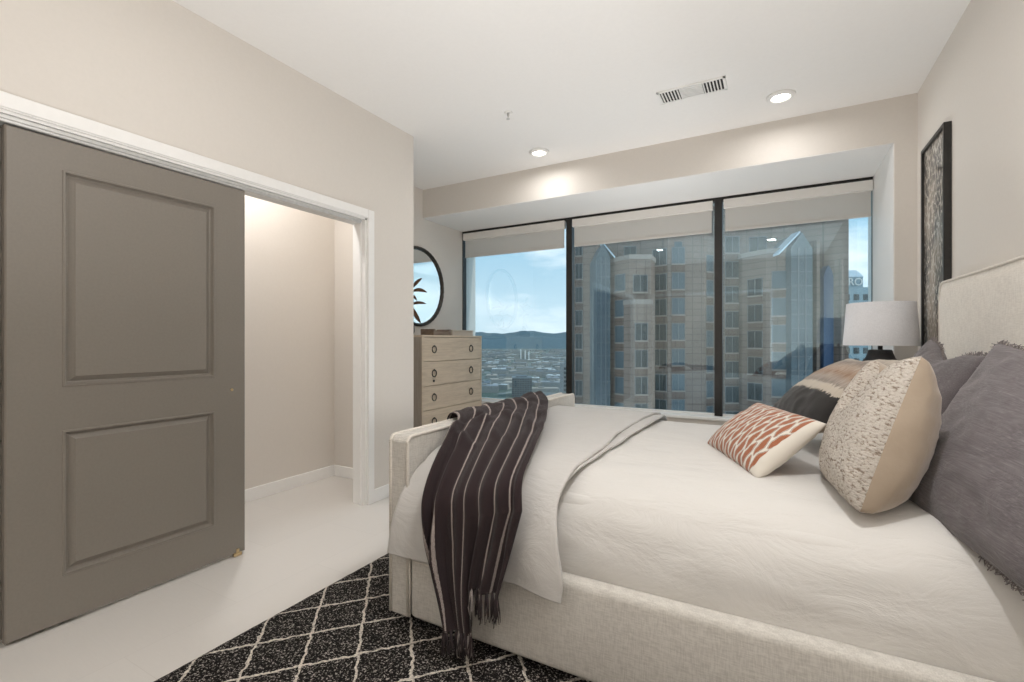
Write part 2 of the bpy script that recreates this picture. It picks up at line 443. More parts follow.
# ------------------------------------------------------------------ windows
WX = [XF + .0, -2.09, -.494, .75]
WZ0, WZ1 = .50, ZS
for i in range(3):
    x0, x1 = WX[i], WX[i + 1]
    bm = bmesh.new(); y0, y1 = YW - .05, YW + .024
    l = .012 if i == 0 else .036; r = .004 if i == 2 else .036
    box(bm, (x0, y0, WZ0), (x0 + l, y1, WZ1)); box(bm, (x1 - r, y0 if i < 2 else YW + .006, WZ0), (x1, y1, WZ1))
    box(bm, (x0 + l, y0, WZ1 - .035), (x1 - r, y1, WZ1))
    f = struct('window_%d' % (i + 1), bm, M['black'], ['black framed left window over the city', 'black framed middle window', 'black framed right window'][i])
    bm = bmesh.new(); box(bm, (x0 + l, YW + .012, WZ0 + .02), (x1 - r, YW + .020, WZ1 - .035))
    obj('window_pane', bm, M['pane'], f)
    bm = bmesh.new(); box(bm, (x0 + l, YW - .005, WZ0), (x1 - r, YW + .022, WZ0 + .019), .002); obj('bottom_rail', bm, M['trim'], f)
    # roller shade
    sh = thing('roller_shade', ['cream roller shade at the top of the left window, over the city view',
                                'cream roller shade at the top of the middle window',
                                'cream roller shade at the top of the right window beside the pier'][i], 'roller shade', ((x0 + x1) / 2, YW - .05, 2.34), 0, 'roller shades on the windows')
    w = (x1 - x0) / 2 - (.05 if i else .03)
    wr = (x1 - x0) / 2 - (.05 if i < 2 else .006)
    bm = bmesh.new(); box(bm, (-w, -.03, .222), (wr, .03, .309), .003); obj('fascia', bm, M['fascia'], sh)
    bm = bmesh.new(); box(bm, (-w + .012, .006, .01), (wr - .012, .010, .23)); obj('shade_fabric', bm, M['shade_fabric'], sh)
    bm = bmesh.new(); box(bm, (-w + .012, .0, -.004), (wr - .012, .016, .022), .004); obj('hem_bar', bm, M['shade_fabric'], sh)

# ------------------------------------------------------------------ closet doors
DW, DH = 1.0, 2.118
def panel_rings(x, y0, y1, z0, z1, steps):
    """nested rectangular rings from (inset, depth) pairs"""
    return [[(x + d, y0 + i, z0 + i), (x + d, y1 - i, z0 + i), (x + d, y1 - i, z1 - i), (x + d, y0 + i, z1 - i)] for i, d in steps]
def make_door(name, label, x, y0):
    t = thing(name, label, 'closet door', (x, y0, .015))
    bm = bmesh.new(); th = .035; b = .005
    # slab front face at x=0 (towards the room), with two panel openings
    ys = [0, .177, .827, DW]; zs = [0, .203, .843, 1.033, 1.987, DH]
    def q(p): return bm.faces.new([bm.verts.new(v) for v in p])
    def front(ya, yb, za, zb): q([(0, ya, za), (0, yb, za), (0, yb, zb), (0, ya, zb)])
    front(b, ys[1], b, DH - b); front(ys[2], DW - b, b, DH - b)
    for za, zb in ((b, zs[1]), (zs[2], zs[3]), (zs[4], DH - b)): front(ys[1], ys[2], za, zb)
    for za, zb in ((zs[1], zs[2]), (zs[3], zs[4])):
        steps = [(0, 0), (.003, .004), (.010, .004), (.013, -.005), (.017, -.014), (.024, -.016), (.042, -.005), (.046, -.001)]
        rg = panel_rings(0, ys[1], ys[2], za, zb, steps)
        vv = [[bm.verts.new(p) for p in r_] for r_ in rg]
        for A, B in zip(vv, vv[1:]):
            for k in range(4): bm.faces.new([A[k], A[(k + 1) % 4], B[(k + 1) % 4], B[k]])
        bm.faces.new(vv[-1])
    # eased outer edge, sides and back
    o = [[(0, b, b), (0, DW - b, b), (0, DW - b, DH - b), (0, b, DH - b)], [(-b, 0, 0), (-b, DW, 0), (-b, DW, DH), (-b, 0, DH)], [(-th, 0, 0), (-th, DW, 0), (-th, DW, DH), (-th, 0, DH)]]
    vv = [[bm.verts.new(p) for p in r_] for r_ in o]
    for A, B in zip(vv, vv[1:]):
        for k in range(4): bm.faces.new([A[k], A[(k + 1) % 4], B[(k + 1) % 4], B[k]])
    bm.faces.new(vv[-1])
    bmesh.ops.remove_doubles(bm, verts=bm.verts[:], dist=.0003)
    obj('door_slab', bm, M['door'], t)
    return t
d1 = make_door('sliding_closet_door', 'dark taupe sliding closet door with two raised panels in the left wall', XL - .010, .69)
bm = bmesh.new(); lathe(bm, [(0, 0), (.007, 0), (.008, .004), (.0045, .006), (.004, .002), (0, .002)], 16)
o = obj('finger_pull', bm, M['brass'], d1, True, (0, .92, .955)); o.rotation_euler = (0, R(90), 0)
bm = bmesh.new(); box(bm, (-.012, .93, -.012), (.010, .975, .006), .002); box(bm, (.001, .945, .004), (.006, .962, .028), .001)
obj('floor_guide', bm, M['brass'], d1)
d2 = make_door('sliding_closet_door', 'rear sliding closet door, mostly hidden, at the left edge behind the front one', XL - .062, -.03)
bm = bmesh.new()
box(bm, (XL - .105, OY0 + .02, OZ - .030), (XL - .008, OY1 - .05, OZ - .019))
box(bm, (XL - .052, OY0 + .02, OZ - .052), (XL - .004, OY1 - .05, OZ - .0185), .004); box(bm, (XL - .10, OY0 + .02, OZ - .052), (XL - .054, OY1 - .05, OZ - .0185), .004)
box(bm, (XL - .012, OY0 + .02, OZ - .040), (XL + .001, OY1 - .05, OZ - .026), .003)
tr = obj('closet_track', bm, M['alu']); tag(tr, 'silver metal sliding track under the closet header', 'track')

# ------------------------------------------------------------------ ceiling fixtures
lbl = {(-1.92, 3.99): 'round recessed ceiling light on the left near the soffit, smaller looking of the two',
       (.036, 3.92): 'round recessed ceiling light on the right beside the air vent',
       (-1.93, 1.1): 'round recessed ceiling light overhead in front of the closet', (-.05, 1.12): 'round recessed ceiling light overhead above the near side of the bed',
       (-3.17, 2.05): 'round recessed ceiling light added inside the closet as fill'}  # the closet one is an added fill to brighten the closet interior
LP = list(lbl)
for (x, y) in LP:
    t = thing('recessed_light', lbl[(x, y)], 'ceiling light', (x, y, ZC), 0, 'recessed ceiling lights')
    bm = bmesh.new(); lathe(bm, [(.058, -.004), (.064, -.018), (.078, -.020), (.090, -.012), (.094, -.0005), (.058, -.0005)], 40)
    obj('trim_ring', bm, M['alu'] if False else M['vent_white'], t, True)
    bm = bmesh.new(); lathe(bm, [(0, -.012), (.040, -.0125), (.060, -.010), (.061, -.004)], 32)
    obj('lens', bm, M['lens'], t, True)
    L = bpy.data.lights.new('downlight_lamp', 'AREA'); L.shape = 'DISK'; L.size = .12; L.spread = R(172); L.energy = 8.5 if x < -3 else 2.3 if y > 2 else 0.8 if x < -1 else 12; L.color = (1, .98, .96)
    lo = bpy.data.objects.new('downlight_lamp', L); lo.location = (x, y, ZC - .023); COL.objects.link(lo)
t = thing('air_vent', 'white rectangular ceiling air vent with slotted louvres', 'vent', (-.513, 3.535, ZC))
bm = bmesh.new(); W2, H2 = .225, .095
for a, b in (((-W2, -H2), (W2, -H2 + .018)), ((-W2, H2 - .018), (W2, H2)), ((-W2, -H2), (-W2 + .02, H2)), ((W2 - .02, -H2), (W2, H2))):
    box(bm, (a[0], a[1], -.008), (b[0], b[1], 0), .002)
obj('frame', bm, M['vent_white'], t)
bm = bmesh.new(); box(bm, (-W2 + .01, -H2 + .01, -.002), (W2 - .01, H2 - .01, -.0003)); obj('cavity', bm, M['vent_dark'], t)
bm = bmesh.new()
for s in (-1, 1):
    for k in range(6):
        x = s * (.085 + k * .021); box(bm, (x - .006, -H2 + .018, -.009), (x + .002, H2 - .018, -.002))
for k in range(7):
    y = -.066 + k * .022; box(bm, (-.07, y - .007, -.009), (.07, y + .007, -.003))
box(bm, (-.075, -H2 + .018, -.009), (-.069, H2 - .018, -.002)); box(bm, (.069, -H2 + .018, -.009), (.075, H2 - .018, -.002))
obj('louvres', bm, M['vent_white'], t)
t = thing('fire_sprinkler', 'tiny white sprinkler head hanging from the ceiling', 'sprinkler', (-1.80, 3.19, ZC))
bm = bmesh.new(); lathe(bm, [(0, -.004), (.03, -.004), (.034, 0), (0, 0)], 24); obj('escutcheon', bm, M['vent_white'], t, True)
bm = bmesh.new(); lathe(bm, [(0, -.05), (.014, -.05), (.014, -.047), (.003, -.045), (.003, -.03), (.010, -.024), (.009, -.003), (0, -.003)], 16)
obj('head', bm, M['alu'], t, True)

# ------------------------------------------------------------------ dresser
DX0, DX1, DY0, DY1, DZ = XF + .02, -3.14, 3.78, 4.90, 1.312
t = thing('tall_dresser', 'tall light oak chest of drawers with ring pulls against the far left wall', 'dresser', (XF + .02, DY0, 0))
dx, dy = DX1 - DX0, DY1 - DY0
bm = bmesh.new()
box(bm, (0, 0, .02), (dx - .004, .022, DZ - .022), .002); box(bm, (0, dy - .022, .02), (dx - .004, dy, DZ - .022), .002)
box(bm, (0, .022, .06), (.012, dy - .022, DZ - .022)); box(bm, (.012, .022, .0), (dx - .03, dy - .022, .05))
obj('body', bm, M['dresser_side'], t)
bm = bmesh.new(); box(bm, (-.0, -.004, DZ - .022), (dx + .004, dy + .004, DZ), .003); obj('top', bm, M['dresser'], t)
bm = bmesh.new(); box(bm, (dx - .006, 0, 0), (dx + .004, .022, DZ - .022), .002); box(bm, (dx - .006, dy - .022, 0), (dx + .004, dy, DZ - .022), .002)
box(bm, (dx - .006, .022, 0), (dx + .004, dy - .022, .022), .002); obj('face_frame', bm, M['dresser'], t)
for k in range(5):
    z1 = DZ - .026 - k * .2525; z0 = z1 - .248
    bm = bmesh.new(); box(bm, (dx - .40, .026, z0), (dx + .002, dy - .026, z1), .0025)
    dr = obj('drawer', bm, M['dresser'], t)
    for y in (.19, dy - .24):
        bm = bmesh.new(); zc = (z0 + z1) / 2 + .005
        tube(bm, [(dx + .010 + .004 * math.sin(a), y + .030 * math.sin(a), zc - .004 + .036 * math.cos(a)) for a in [2 * math.pi * i / 24 for i in range(24)]], .0055, 8, True)
        tube(bm, [(dx, y, zc + .028), (dx + .016, y, zc + .032)], .009, 10)
        obj('ring_pull', bm, M['pewter'], dr, True)
    if k == 1:
        bm = bmesh.new(); tube(bm, [(dx + .001, .19, z0 + .045), (dx + .007, .19, z0 + .045)], .014, 16); obj('lock', bm, M['pewter'], dr, True)
# mirror
t = thing('round_mirror', 'large round wall mirror with a dark metal frame above the dresser', 'mirror', (XF, 4.25, 1.875))
bm = bmesh.new(); N = 96
tube(bm, [(.02, .44 * math.cos(2 * math.pi * i / N), .44 * math.sin(2 * math.pi * i / N)) for i in range(N)], [.017 + .003 * (i % 2) for i in range(N)], 10, True)
obj('frame', bm, M['pewter'], t, True)
bm = bmesh.new(); lathe(bm, [(0, .012), (.435, .012), (.435, .002), (0, .002)], 64)
o = obj('mirror_glass', bm, M['mirror'], t); o.rotation_euler = (0, R(90), 0)
# tray and box on the dresser
t = thing('wooden_tray', 'small dark brown wooden tray with raised ends on the dresser', 'tray', (-3.30, 4.06, DZ))
bm = bmesh.new()
prism(bm, [(0, 0), (.31, 0), (.31, .068), (.285, .068), (.26, .04), (.05, .04), (.025, .068), (0, .068)], -.09, .09, 'x')
obj('tray_body', bm, M['brown_wood'], t)
t = thing('linen_box', 'low cream box on the dresser beside the brown tray', 'box', (-3.32, 4.40, DZ))
bm = bmesh.new(); box(bm, (-.11, 0, 0), (.11, .42, .045), .003); obj('box_body', bm, M['cream_box'], t)
bm = bmesh.new(); box(bm, (-.114, -.004, .046), (.114, .424, .066), .004); obj('lid', bm, M['cream_box'], t)
# dried palm leaves in a vase
vx, vy = -3.40, 3.90
t = thing('dried_palm_arrangement', 'brown dried palm leaves standing on the dresser in front of the mirror', 'plant', (vx, vy, DZ))
bm = bmesh.new(); lathe(bm, [(0, 0), (.035, 0), (.05, .04), (.045, .1), (.02, .15), (.024, .17), (.017, .17), (.014, .15), (0, .15)], 24)
obj('vase', bm, M['pewter'], t, True)
bm = bmesh.new(); tube(bm, [(0, 0, .15), (.004, .01, .28), (.006, .012, .42), (.0, .01, .56)], .006, 6); obj('stem', bm, M['leaf'], t, True)
def leaf(root, tip, w, droop):
    a, b = Vector(root), Vector(tip); d = b - a; side = Vector((.5, .85, 0)).cross(d).normalized() if abs(d.z) < .3 * d.length else Vector((.875, .485, 0))
    side = d.cross(Vector((-.66, .77, 0))).normalized()
    bm = bmesh.new()
    def F(s, q):
        c = a + d * s + Vector((0, 0, droop * math.sin(math.pi * s)))
        ww = w * math.sin(math.pi * min(1, .08 + s * .92)) ** .8
        return c + side * (q - .5) * ww + Vector((-.6, .8, 0)) * (.25 * ww * (1 - abs(q - .5) * 2))
    grid(bm, F, 12, 4)
    r_ = bmesh.ops.solidify(bm, geom=bm.faces[:], thickness=.002)
    return bm
e1, e2 = Vector((.875, .485, 0)), Vector((0, 0, 1))
for (z, r0, tx, tz, w, dr) in ((.50, .02, .13, .61, .035, .012), (.47, .02, .185, .455, .04, .02), (.33, .01, .175, .335, .032, .014), (.30, .02, .115, .125, .045, -.01), (.42, .0, -.14, .50, .04, .02), (.34, .0, -.15, .30, .04, .02), (.40, .01, .075, .36, .03, .03)):
    root = e1 * r0 + e2 * z; tip = e1 * tx + e2 * tz
    obj('leaf', leaf(root, tip, w, dr), M['leaf'], t, True)

# ------------------------------------------------------------------ picture, nightstand, lamp
t = thing('framed_artwork', 'tall black framed textured bark-like artwork on the right wall', 'picture', (XR, 3.84, 1.85))
hw, hh = .245, .66
bm = bmesh.new()
for a, b in (((-.036, -hw, -hh), (0, -hw + .022, hh)), ((-.036, hw - .022, -hh), (0, hw, hh)), ((-.036, -hw + .022, hh - .022), (0, hw - .022, hh)), ((-.036, -hw + .022, -hh), (0, hw - .022, -hh + .022))): box(bm, a, b, .001)
obj('frame', bm, M['black'], t)
bm = bmesh.new(); box(bm, (-.022, -hw + .022, -hh + .022), (-.004, hw - .022, hh - .022)); obj('art_panel', bm, M['art'], t)
NX, NY, NZ = .60, 3.97, .70
t = thing('nightstand', 'wooden nightstand behind the pillows between bed and window', 'nightstand', (NX, NY, 0))
bm = bmesh.new(); box(bm, (-.26, -.24, .12), (.26, .24, NZ - .025), .004); obj('body', bm, M['night'], t)
bm = bmesh.new(); box(bm, (-.27, -.25, NZ - .024), (.27, .25, NZ), .004); obj('top', bm, M['night'], t)
for k in range(2):
    bm = bmesh.new(); box(bm, (-.278, -.22, .15 + k * .26), (-.261, .22, .39 + k * .26), .003); dd = obj('drawer', bm, M['night'], t)
    bm = bmesh.new(); lathe(bm, [(0, .02), (.012, .018), (.014, .01), (.006, .006), (.006, 0)], 16); oo = obj('knob', bm, M['pewter'], dd, True, (-.278, 0, .27 + k * .26)); oo.rotation_euler = (0, R(-90), 0)
for sx in (-1, 1):
    for sy in (-1, 1):
        bm = bmesh.new(); lathe(bm, [(0, 0), (.016, 0), (.024, .12), (0, .12)], 12, (sx * .22, sy * .2)); obj('leg', bm, M['night'], t, True)
t = thing('table_lamp', 'black ceramic table lamp with a pale grey drum shade on the nightstand', 'lamp', (NX + .02, NY + .03, NZ))
bm = bmesh.new(); lathe(bm, [(0, 0), (.075, 0), (.08, .01), (.09, .05), (.118, .16), (.130, .28), (.133, .355), (.126, .378), (.105, .403), (.082, .435), (.070, .468), (.066, .485), (.060, .492), (.0, .492)], 48)
obj('base', bm, M['lamp_black'], t, True)
bm = bmesh.new(); lathe(bm, [(.014, .49), (.014, .53), (.006, .54), (.006, .79), (0, .79)], 16); obj('neck', bm, M['black'], t, True)
bm = bmesh.new(); lathe(bm, [(.208, .520), (.188, .805), (.185, .805), (.205, .520), (.208, .520)], 64); obj('lamp_shade', bm, M['lamp_shade'], t, True)
bm = bmesh.new(); 
for a in range(3): tube(bm, [(0, 0, .79), (.187 * math.cos(a * 2.094 + .3), .187 * math.sin(a * 2.094 + .3), .795)], .003, 6)
lathe(bm, [(0, .808), (.008, .806), (.008, .80), (.004, .79), (.004, .78)], 12); obj('finial', bm, M['black'], t, True)

# ------------------------------------------------------------------ rug
RX0, RX1, RY0, RY1 = -1.985, .60, .35, 3.55
bm = bmesh.new()
nx, ny = 90, 120
ox, oy = -1.847, 1.496
def rugF(s, q):
    x = RX0 + (RX1 - RX0) * s; y = RY0 + (RY1 - RY0) * q
    e = min(s * (RX1 - RX0), (1 - s) * (RX1 - RX0), q * (RY1 - RY0), (1 - q) * (RY1 - RY0))
    z = .014 * min(1, (e / .02 + .05)) + .0015 * noise.noise(Vector((x * 60, y * 60, 0)))
    jx = .004 * noise.noise(Vector((y * 25, 1, 0))) if s in (0, 1) else 0
    return (x - ox + jx, y - oy, max(.001, z))
grid(bm, rugF, nx, ny)
vs = bm.verts[:]
rg = obj('area_rug', bm, M['rug'], None, True, (ox, oy, 0)); tag(rg, 'black flecked shag rug with white diamond lines under the bed', 'rug')
# solid edge
md = rg.modifiers.new('thick', 'SOLIDIFY'); md.thickness = .004; md.offset = 1

# ------------------------------------------------------------------ bed
FX0, FX1, BY0, BY1 = -1.49, -1.39, 1.58, 3.52
HX0 = .815
bed = thing('upholstered_bed', 'cream linen upholstered king bed with footboard and tall headboard', 'bed', ((FX0 + XR) / 2, (BY0 + BY1) / 2, 0))
bx, by = bed.location.x, bed.location.y
def shift(bm):
    for v in bm.verts: v.co.x -= bx; v.co.y -= by
    return bm
def board(x0, x1, prof_top, z0, bevel):
    """upholstered board in the YZ plane with an outline"""
    pts = [(BY0, z0), (BY1, z0)] + [(y, z) for y, z in reversed(prof_top)]
    bm = bmesh.new(); prism(bm, pts, x0, x1, 'x')
    es = [e for e in bm.edges]
    bmesh.ops.bevel(bm, geom=es, offset=bevel, segments=3, profile=.5, affect='EDGES')
    return bm
fz = .822
def top_profile(zm, ze, r=.05, dip=.0):
    P = []
    for i in range(7):
        a = math.pi - i * math.pi / 12
        P.append((BY0 + r + r * math.cos(a), ze - r + r * math.sin(a)))
    for i in range(1, 12):
        f = i / 12; P.append((BY0 + r + (BY1 - BY0 - 2 * r) * f, ze + (zm - ze) * math.sin(math.pi * f)))
    for i in range(7):
        a = math.pi / 2 - i * math.pi / 12
        P.append((BY1 - r + r * math.cos(a), ze - r + r * math.sin(a)))
    return P
fp = top_profile(.835, fz + .012, .03)
obj('footboard', shift(board(FX0, FX1, fp, .05, .012)), M['linen'], bed, False)
hp = top_profile(1.565, 1.575, .06)
hb = obj('headboard', shift(board(HX0, XR - .003, hp, .05, .014)), M['head_linen'], bed, False)
# inset panel of the headboard
bm = bmesh.new(); pts = [(y + (.045 if y < 2.5 else -.045), z - .05) for y, z in hp]
prism(bm, [(BY0 + .045, .30), (BY1 - .045, .30)] + list(reversed(pts)), HX0 - .012, HX0 + .01, 'x')
bmesh.ops.bevel(bm, geom=[e for e in bm.edges], offset=.008, segments=3, affect='EDGES')
obj('headboard_panel', shift(bm), M['head_linen'], bed)
for x, pr, zb in ((HX0 + .001, hp, .06), (FX1 - .001, fp, .06), (FX0 + .002, fp, .06)):
    bm = bmesh.new()
    line = [(x, BY0 - .000, zb)] + [(x, y, z) for y, z in pr] + [(x, BY1, zb)]
    tube(bm, line, .0075, 8); obj('piping', shift(bm), M['piping'], bed, True)
# side rails, soft rounded top
for y0, y1, s in ((BY0, BY0 + .075, 1), (BY1 - .075, BY1, -1)):
    bm = bmesh.new(); box(bm, (FX1 + .004, y0, .05), (HX0 - .002, y1, .395), .03, 5)
    obj('side_rail', shift(bm), M['linen'], bed, True)
bm = bmesh.new(); box(bm, (FX1 + .03, BY0 - .0005, .30), (FX1 + .14, BY0 + .01, .305)); tube(bm, [(FX1 + .012, BY0 - .001, .06), (FX1 + .012, BY0 - .001, .36)], .004, 6)
tube(bm, [(FX1 + .012, BY0 - .001, .365), (FX1 + .13, BY0 - .001, .365)], .004, 6); obj('seam', shift(bm), M['piping'], bed, True)
for x in (FX0 + .05, HX0 + .03):
    for y in (BY0 + .08, BY1 - .08):
        bm = bmesh.new(); box(bm, (x - .025, y - .025, .012), (x + .025, y + .025, .06), .003); obj('leg', shift(bm), M['black'], bed)
bm = bmesh.new(); box(bm, (FX1 + .004, BY0 + .08, .15), (HX0 - .004, BY1 - .08, .34)); obj('slat_base', shift(bm), M['linen'], bed)

# bedspread
SP = [(1.650, .345), (1.640, .43), (1.650, .53), (1.685, .62), (1.76, .69), (1.90, .728), (2.15, .738), (2.55, .742), (2.95, .74), (3.22, .725), (3.35, .69), (3.42, .60), (3.44, .48), (3.44, .345)]
X0, X1 = FX1 + .01, HX0 - .015
def spreadF(s, q):
    x = X0 + (X1 - X0) * s; y, z = crom(SP, q)
    w = noise.noise(Vector((x * 2.2, y * 3.0, z * 2))) * .008 + noise.noise(Vector((x * 5 + y * 3, y * 9, z * 7))) * .0045
    ridge = abs(noise.noise(Vector((x * 2.2 + y * 2.5, y * 5 - x * 1.1, z * 6 + 3)))) * -.006
    d = (w + ridge) * 1.35
    if q < .45: y -= d * 1.3 * (1 - q / .45) * (1 if q > .03 else 0)
    z += d * min(1, q / .15) if q > .06 else 0
    if s > .97: z -= .02 * (s - .97) / .03
    return (x, y, z)
bm = bmesh.new(); grid(bm, spreadF, 150, 110)
bs = obj('bedspread', bm, M['bedspread'], None, True); tag(bs, 'smooth white bedspread tucked into the bed frame', 'bedspread')
md = bs.modifiers.new('t', 'SOLIDIFY'); md.thickness = .006; md.offset = -1
# mattress inside
bm = bmesh.new(); box(bm, (X0 + .02, 1.70, .342), (X1 - .01, 3.40, .66), .05, 4)
ms = obj('mattress', bm, M['bedspread'], None, True); tag(ms, 'mattress fully covered by the white bedspread', 'mattress')

# duvet folded at the foot
DP = [(1.532, .325), (1.530, .42), (1.540, .52), (1.580, .615), (1.655, .70), (1.78, .752), (1.98, .768), (2.3, .775), (2.65, .782), (3.0, .784), (3.22, .776), (3.39, .745), (3.48, .66), (3.535, .52), (3.55, .40)]
def duvF(s, q):
    y, z = crom(DP, q)
    xl = FX1 + .012
    if q < .30: xl = FX1 + .012 - .07 * (1 - q / .30) ** .8
    xr = -.70 + .05 * max(0, 1 - q / .35) + .012 * math.sin(q * 19) + .010 * noise.noise(Vector((q * 12, 4, 0)))
    x = xl + (xr - xl) * s
    n = .008 * noise.noise(Vector((x * 3, y * 4, z * 5 + 9))) + .006 * noise.noise(Vector((x * 9 + 4, y * 6, z * 8)))
    if q < .3:
        y -= .016 * math.sin(x * 17 + 1) * (1 - q / .3); z += .012 * math.sin(x * 9 + 2.6) * (1 - q / .3) - .03 * s * (1 - q / .3) * 0
        if q < .02: z += -.028 * (s ** 2) * 0
        zz = (1 - q / .3)
        z += zz * (.012 - .002 * s)
        y -= n * .8
    else: z += n
    return (x, y, z)
bm = bmesh.new(); grid(bm, duvF, 70, 150)
dv = obj('folded_duvet', bm, M['duvet'], None, True); tag(dv, 'pale grey linen duvet folded across the foot of the bed, hanging over the rail', 'duvet')
md = dv.modifiers.new('t', 'SOLIDIFY'); md.thickness = .014; md.offset = -1
# under layer of the fold
def duv2(s, q):
    y, z = crom(DP, .30 + q * .66)
    tp = min(1, q / .3); tp = tp * tp * (3 - 2 * tp)
    x = -.80 + (.085 + .065 * tp + .012 * math.sin(q * 13 + 1) + .008 * noise.noise(Vector((q * 15, 8, 0)))) * s
    return (x, y + (.012 if q < .35 else -.012 if q > .85 else 0), z - .012 - .004 * s)
bm = bmesh.new(); grid(bm, duv2, 14, 120)
fl = obj('fold_under_layer', bm, M['duvet'], dv, True)
md = fl.modifiers.new('t', 'SOLIDIFY'); md.thickness = .008; md.offset = -1

# throw blanket
TA = [(-1.560, 2.06, .50), (-1.545, 2.05, .74), (-1.515, 2.04, .855), (-1.45, 2.01, .878), (-1.37, 1.92, .868), (-1.33, 1.80, .83), (-1.29, 1.69, .775), (-1.25, 1.57, .69), (-1.232, 1.51, .61), (-1.222, 1.497, .53)]
TB = [(-1.560, 3.05, .55), (-1.545, 3.06, .76), (-1.515, 3.07, .862), (-1.45, 3.05, .885), (-1.31, 2.85, .872), (-1.14, 2.48, .85), (-.98, 2.10, .83), (-.87, 1.78, .80), (-.815, 1.57, .74), (-.79, 1.515, .645)]
def lerp3(a, b, t): return Vector([a[i] + (b[i] - a[i]) * t for i in range(3)])
SPLIT = .60
def throwF(q, s):       # q across, s along
    if s < .6:
        k = s / .6; a = crom(TA, k); b = crom(TB, k); p = lerp3(a, b, q)
        if k > .85: p.y += .0
    else:
        k = (s - .6) / .4
        a, b = TA[-1], TB[-1]; p0 = lerp3(a, b, q)
        if q < SPLIT:
            g = q / SPLIT; end = Vector((-1.115 + .14 * g, 1.462, .165 - .010 * math.sin(g * 3)))
        else:
            g = (q - SPLIT) / (1 - SPLIT); end = Vector((-.985 + .125 * g, 1.470, .335 + .005 * g))
        bow = Vector((-.015 * math.sin(math.pi * k) * (1 - q), 0, 0)) + Vector((.0, 0, 0))
        p = p0 + (end - p0) * k + bow
        p.y = 1.497 + (1.515 - 1.497) * q * (1 - k) - .025 * k
    # folds: run along the cloth, growing towards the gathered hang
    f = min(1, max(0, (s - .2) / .35))
    amp = .007 + .018 * f
    if s > .55: amp *= 1.0
    w = (.75 + 1.1 * noise.noise(Vector((q * 3.3, 7, s)))) * math.sin(q * 2 * math.pi * 5.0 + 2.2 * s + 3.2 * noise.noise(Vector((q * 2.6, s * 1.6, 0)))) + .9 * noise.noise(Vector((q * 11, s * 4, 3)))
    if s < .42:
        nrm = Vector((0, 0, 1))
        cross = (.013 * (.4 + abs(noise.noise(Vector((p.x * 7, p.y * 7, 4)))) * 2)) * math.sin((p.x * .6 + p.y) * 26 + 3 * noise.noise(Vector((p.x * 5, p.y * 5, 0))))
        p.z += max(-.004, cross) * min(1, s / .2)
    else: nrm = Vector((0, -1, 0))
    bl = min(1, max(0, (s - .34) / .24)); bl = bl * bl * (3 - 2 * bl)
    nrm = Vector((0, -math.sin(bl * math.pi / 2), math.cos(bl * math.pi / 2)))
    edge = min(1, q / .04, (1 - q) / .04)
    d = w * amp * ((.4 + .6 * edge) if s > .35 else edge * .7)
    p += nrm * max(d, -.013)
    p += nrm * (.010 if s > .3 else .0)
    return p
bm = bmesh.new(); grid(bm, throwF, 110, 150, lambda a, b: (a, b * 1.7))
th = obj('throw_blanket', bm, M['throw'], None, True); tag(th, 'dark plum throw blanket with white stripes and fringe draped over the footboard', 'blanket')
md = th.modifiers.new('t', 'SOLIDIFY'); md.thickness = .006; md.offset = 0
for i in range(22):
    q = (i + .5) / 22
    if abs(q - SPLIT) < .02: q += .02
    p = throwF(q, 1.0); bm = bmesh.new()
    for k in range(7):
        a = random.uniform(-.007, .007); b = random.uniform(-.006, .006); ln = random.uniform(.075, .10) if q < SPLIT else random.uniform(.08, .115)
        ln = min(ln, p.z - .02)
        q0 = p + Vector((a * .4, b * .4, .006))
        tube(bm, [q0, p + Vector((a, b, -ln * .35)), p + Vector((a * 1.3 + random.uniform(-.004, .004), b * 1.2, -ln * .7)), p + Vector((a * 1.6 + random.uniform(-.006, .006), b, -ln))], [.0022, .0026, .0024, .0012], 5)
    obj('tassel', bm, M['tassel_light'] if i in (7, 11, 13, 16) else M['tassel'], th, True)

# ------------------------------------------------------------------ pillows
def pillow_bm(w, h, tf, tb, chop=0.0, pinch=.06, pw=.42, n=56, seed=0, wr=.006, two=False, chopx=0.0, sag=0.0):
    """x width, z height, y thickness (front is -y); one closed skin"""
    bm = bmesh.new()
    def F(side):
        def G(s, q):
            a, b = s * 2 - 1, q * 2 - 1
            # the outline bows in between the corners
            X = a * (1 - pinch * (1 - b * b) * abs(a) ** 3); Z = b * (1 - pinch * (1 - a * a) * abs(b) ** 3)
            x = X * w / 2; z = Z * h / 2
            th = max(0, (1 - a * a)) ** pw * max(0, (1 - b * b)) ** pw
            t_ = (tf if side < 0 else tb) * th
            low = 1 + .18 * (-b) * (1 - abs(b) * .3)
            y = side * t_ * low
            if chop:
                c = chop * math.exp(-((a - chopx) / .42) ** 2) * max(0, (b + .15) / 1.15) ** 1.6
                z -= c; y *= 1 + .35 * math.exp(-((a - chopx) / .5) ** 2) * max(0, b) * .3
            if sag: z -= sag * (1 - a * a) * (1 - b) * .5 * 0
            rr = noise.noise(Vector((a * 2.3 + seed, b * 2.6, side * 2))) + .5 * noise.noise(Vector((a * 6 + seed, b * 5, side * 3)))
            cr = -abs(noise.noise(Vector((a * 3.1 + b * 2 + seed * 3, b * 3 - a, side)))) * 1.4
            y += side * wr * (rr + cr) * min(1, th * 2)
            return (x, y, z)
        return G
    grid(bm, F(-1), n, n, None, 0); grid(bm, F(1), n, n, None, 1 if two else 0)
    bmesh.ops.remove_doubles(bm, verts=bm.verts[:], dist=.0004)
    return bm
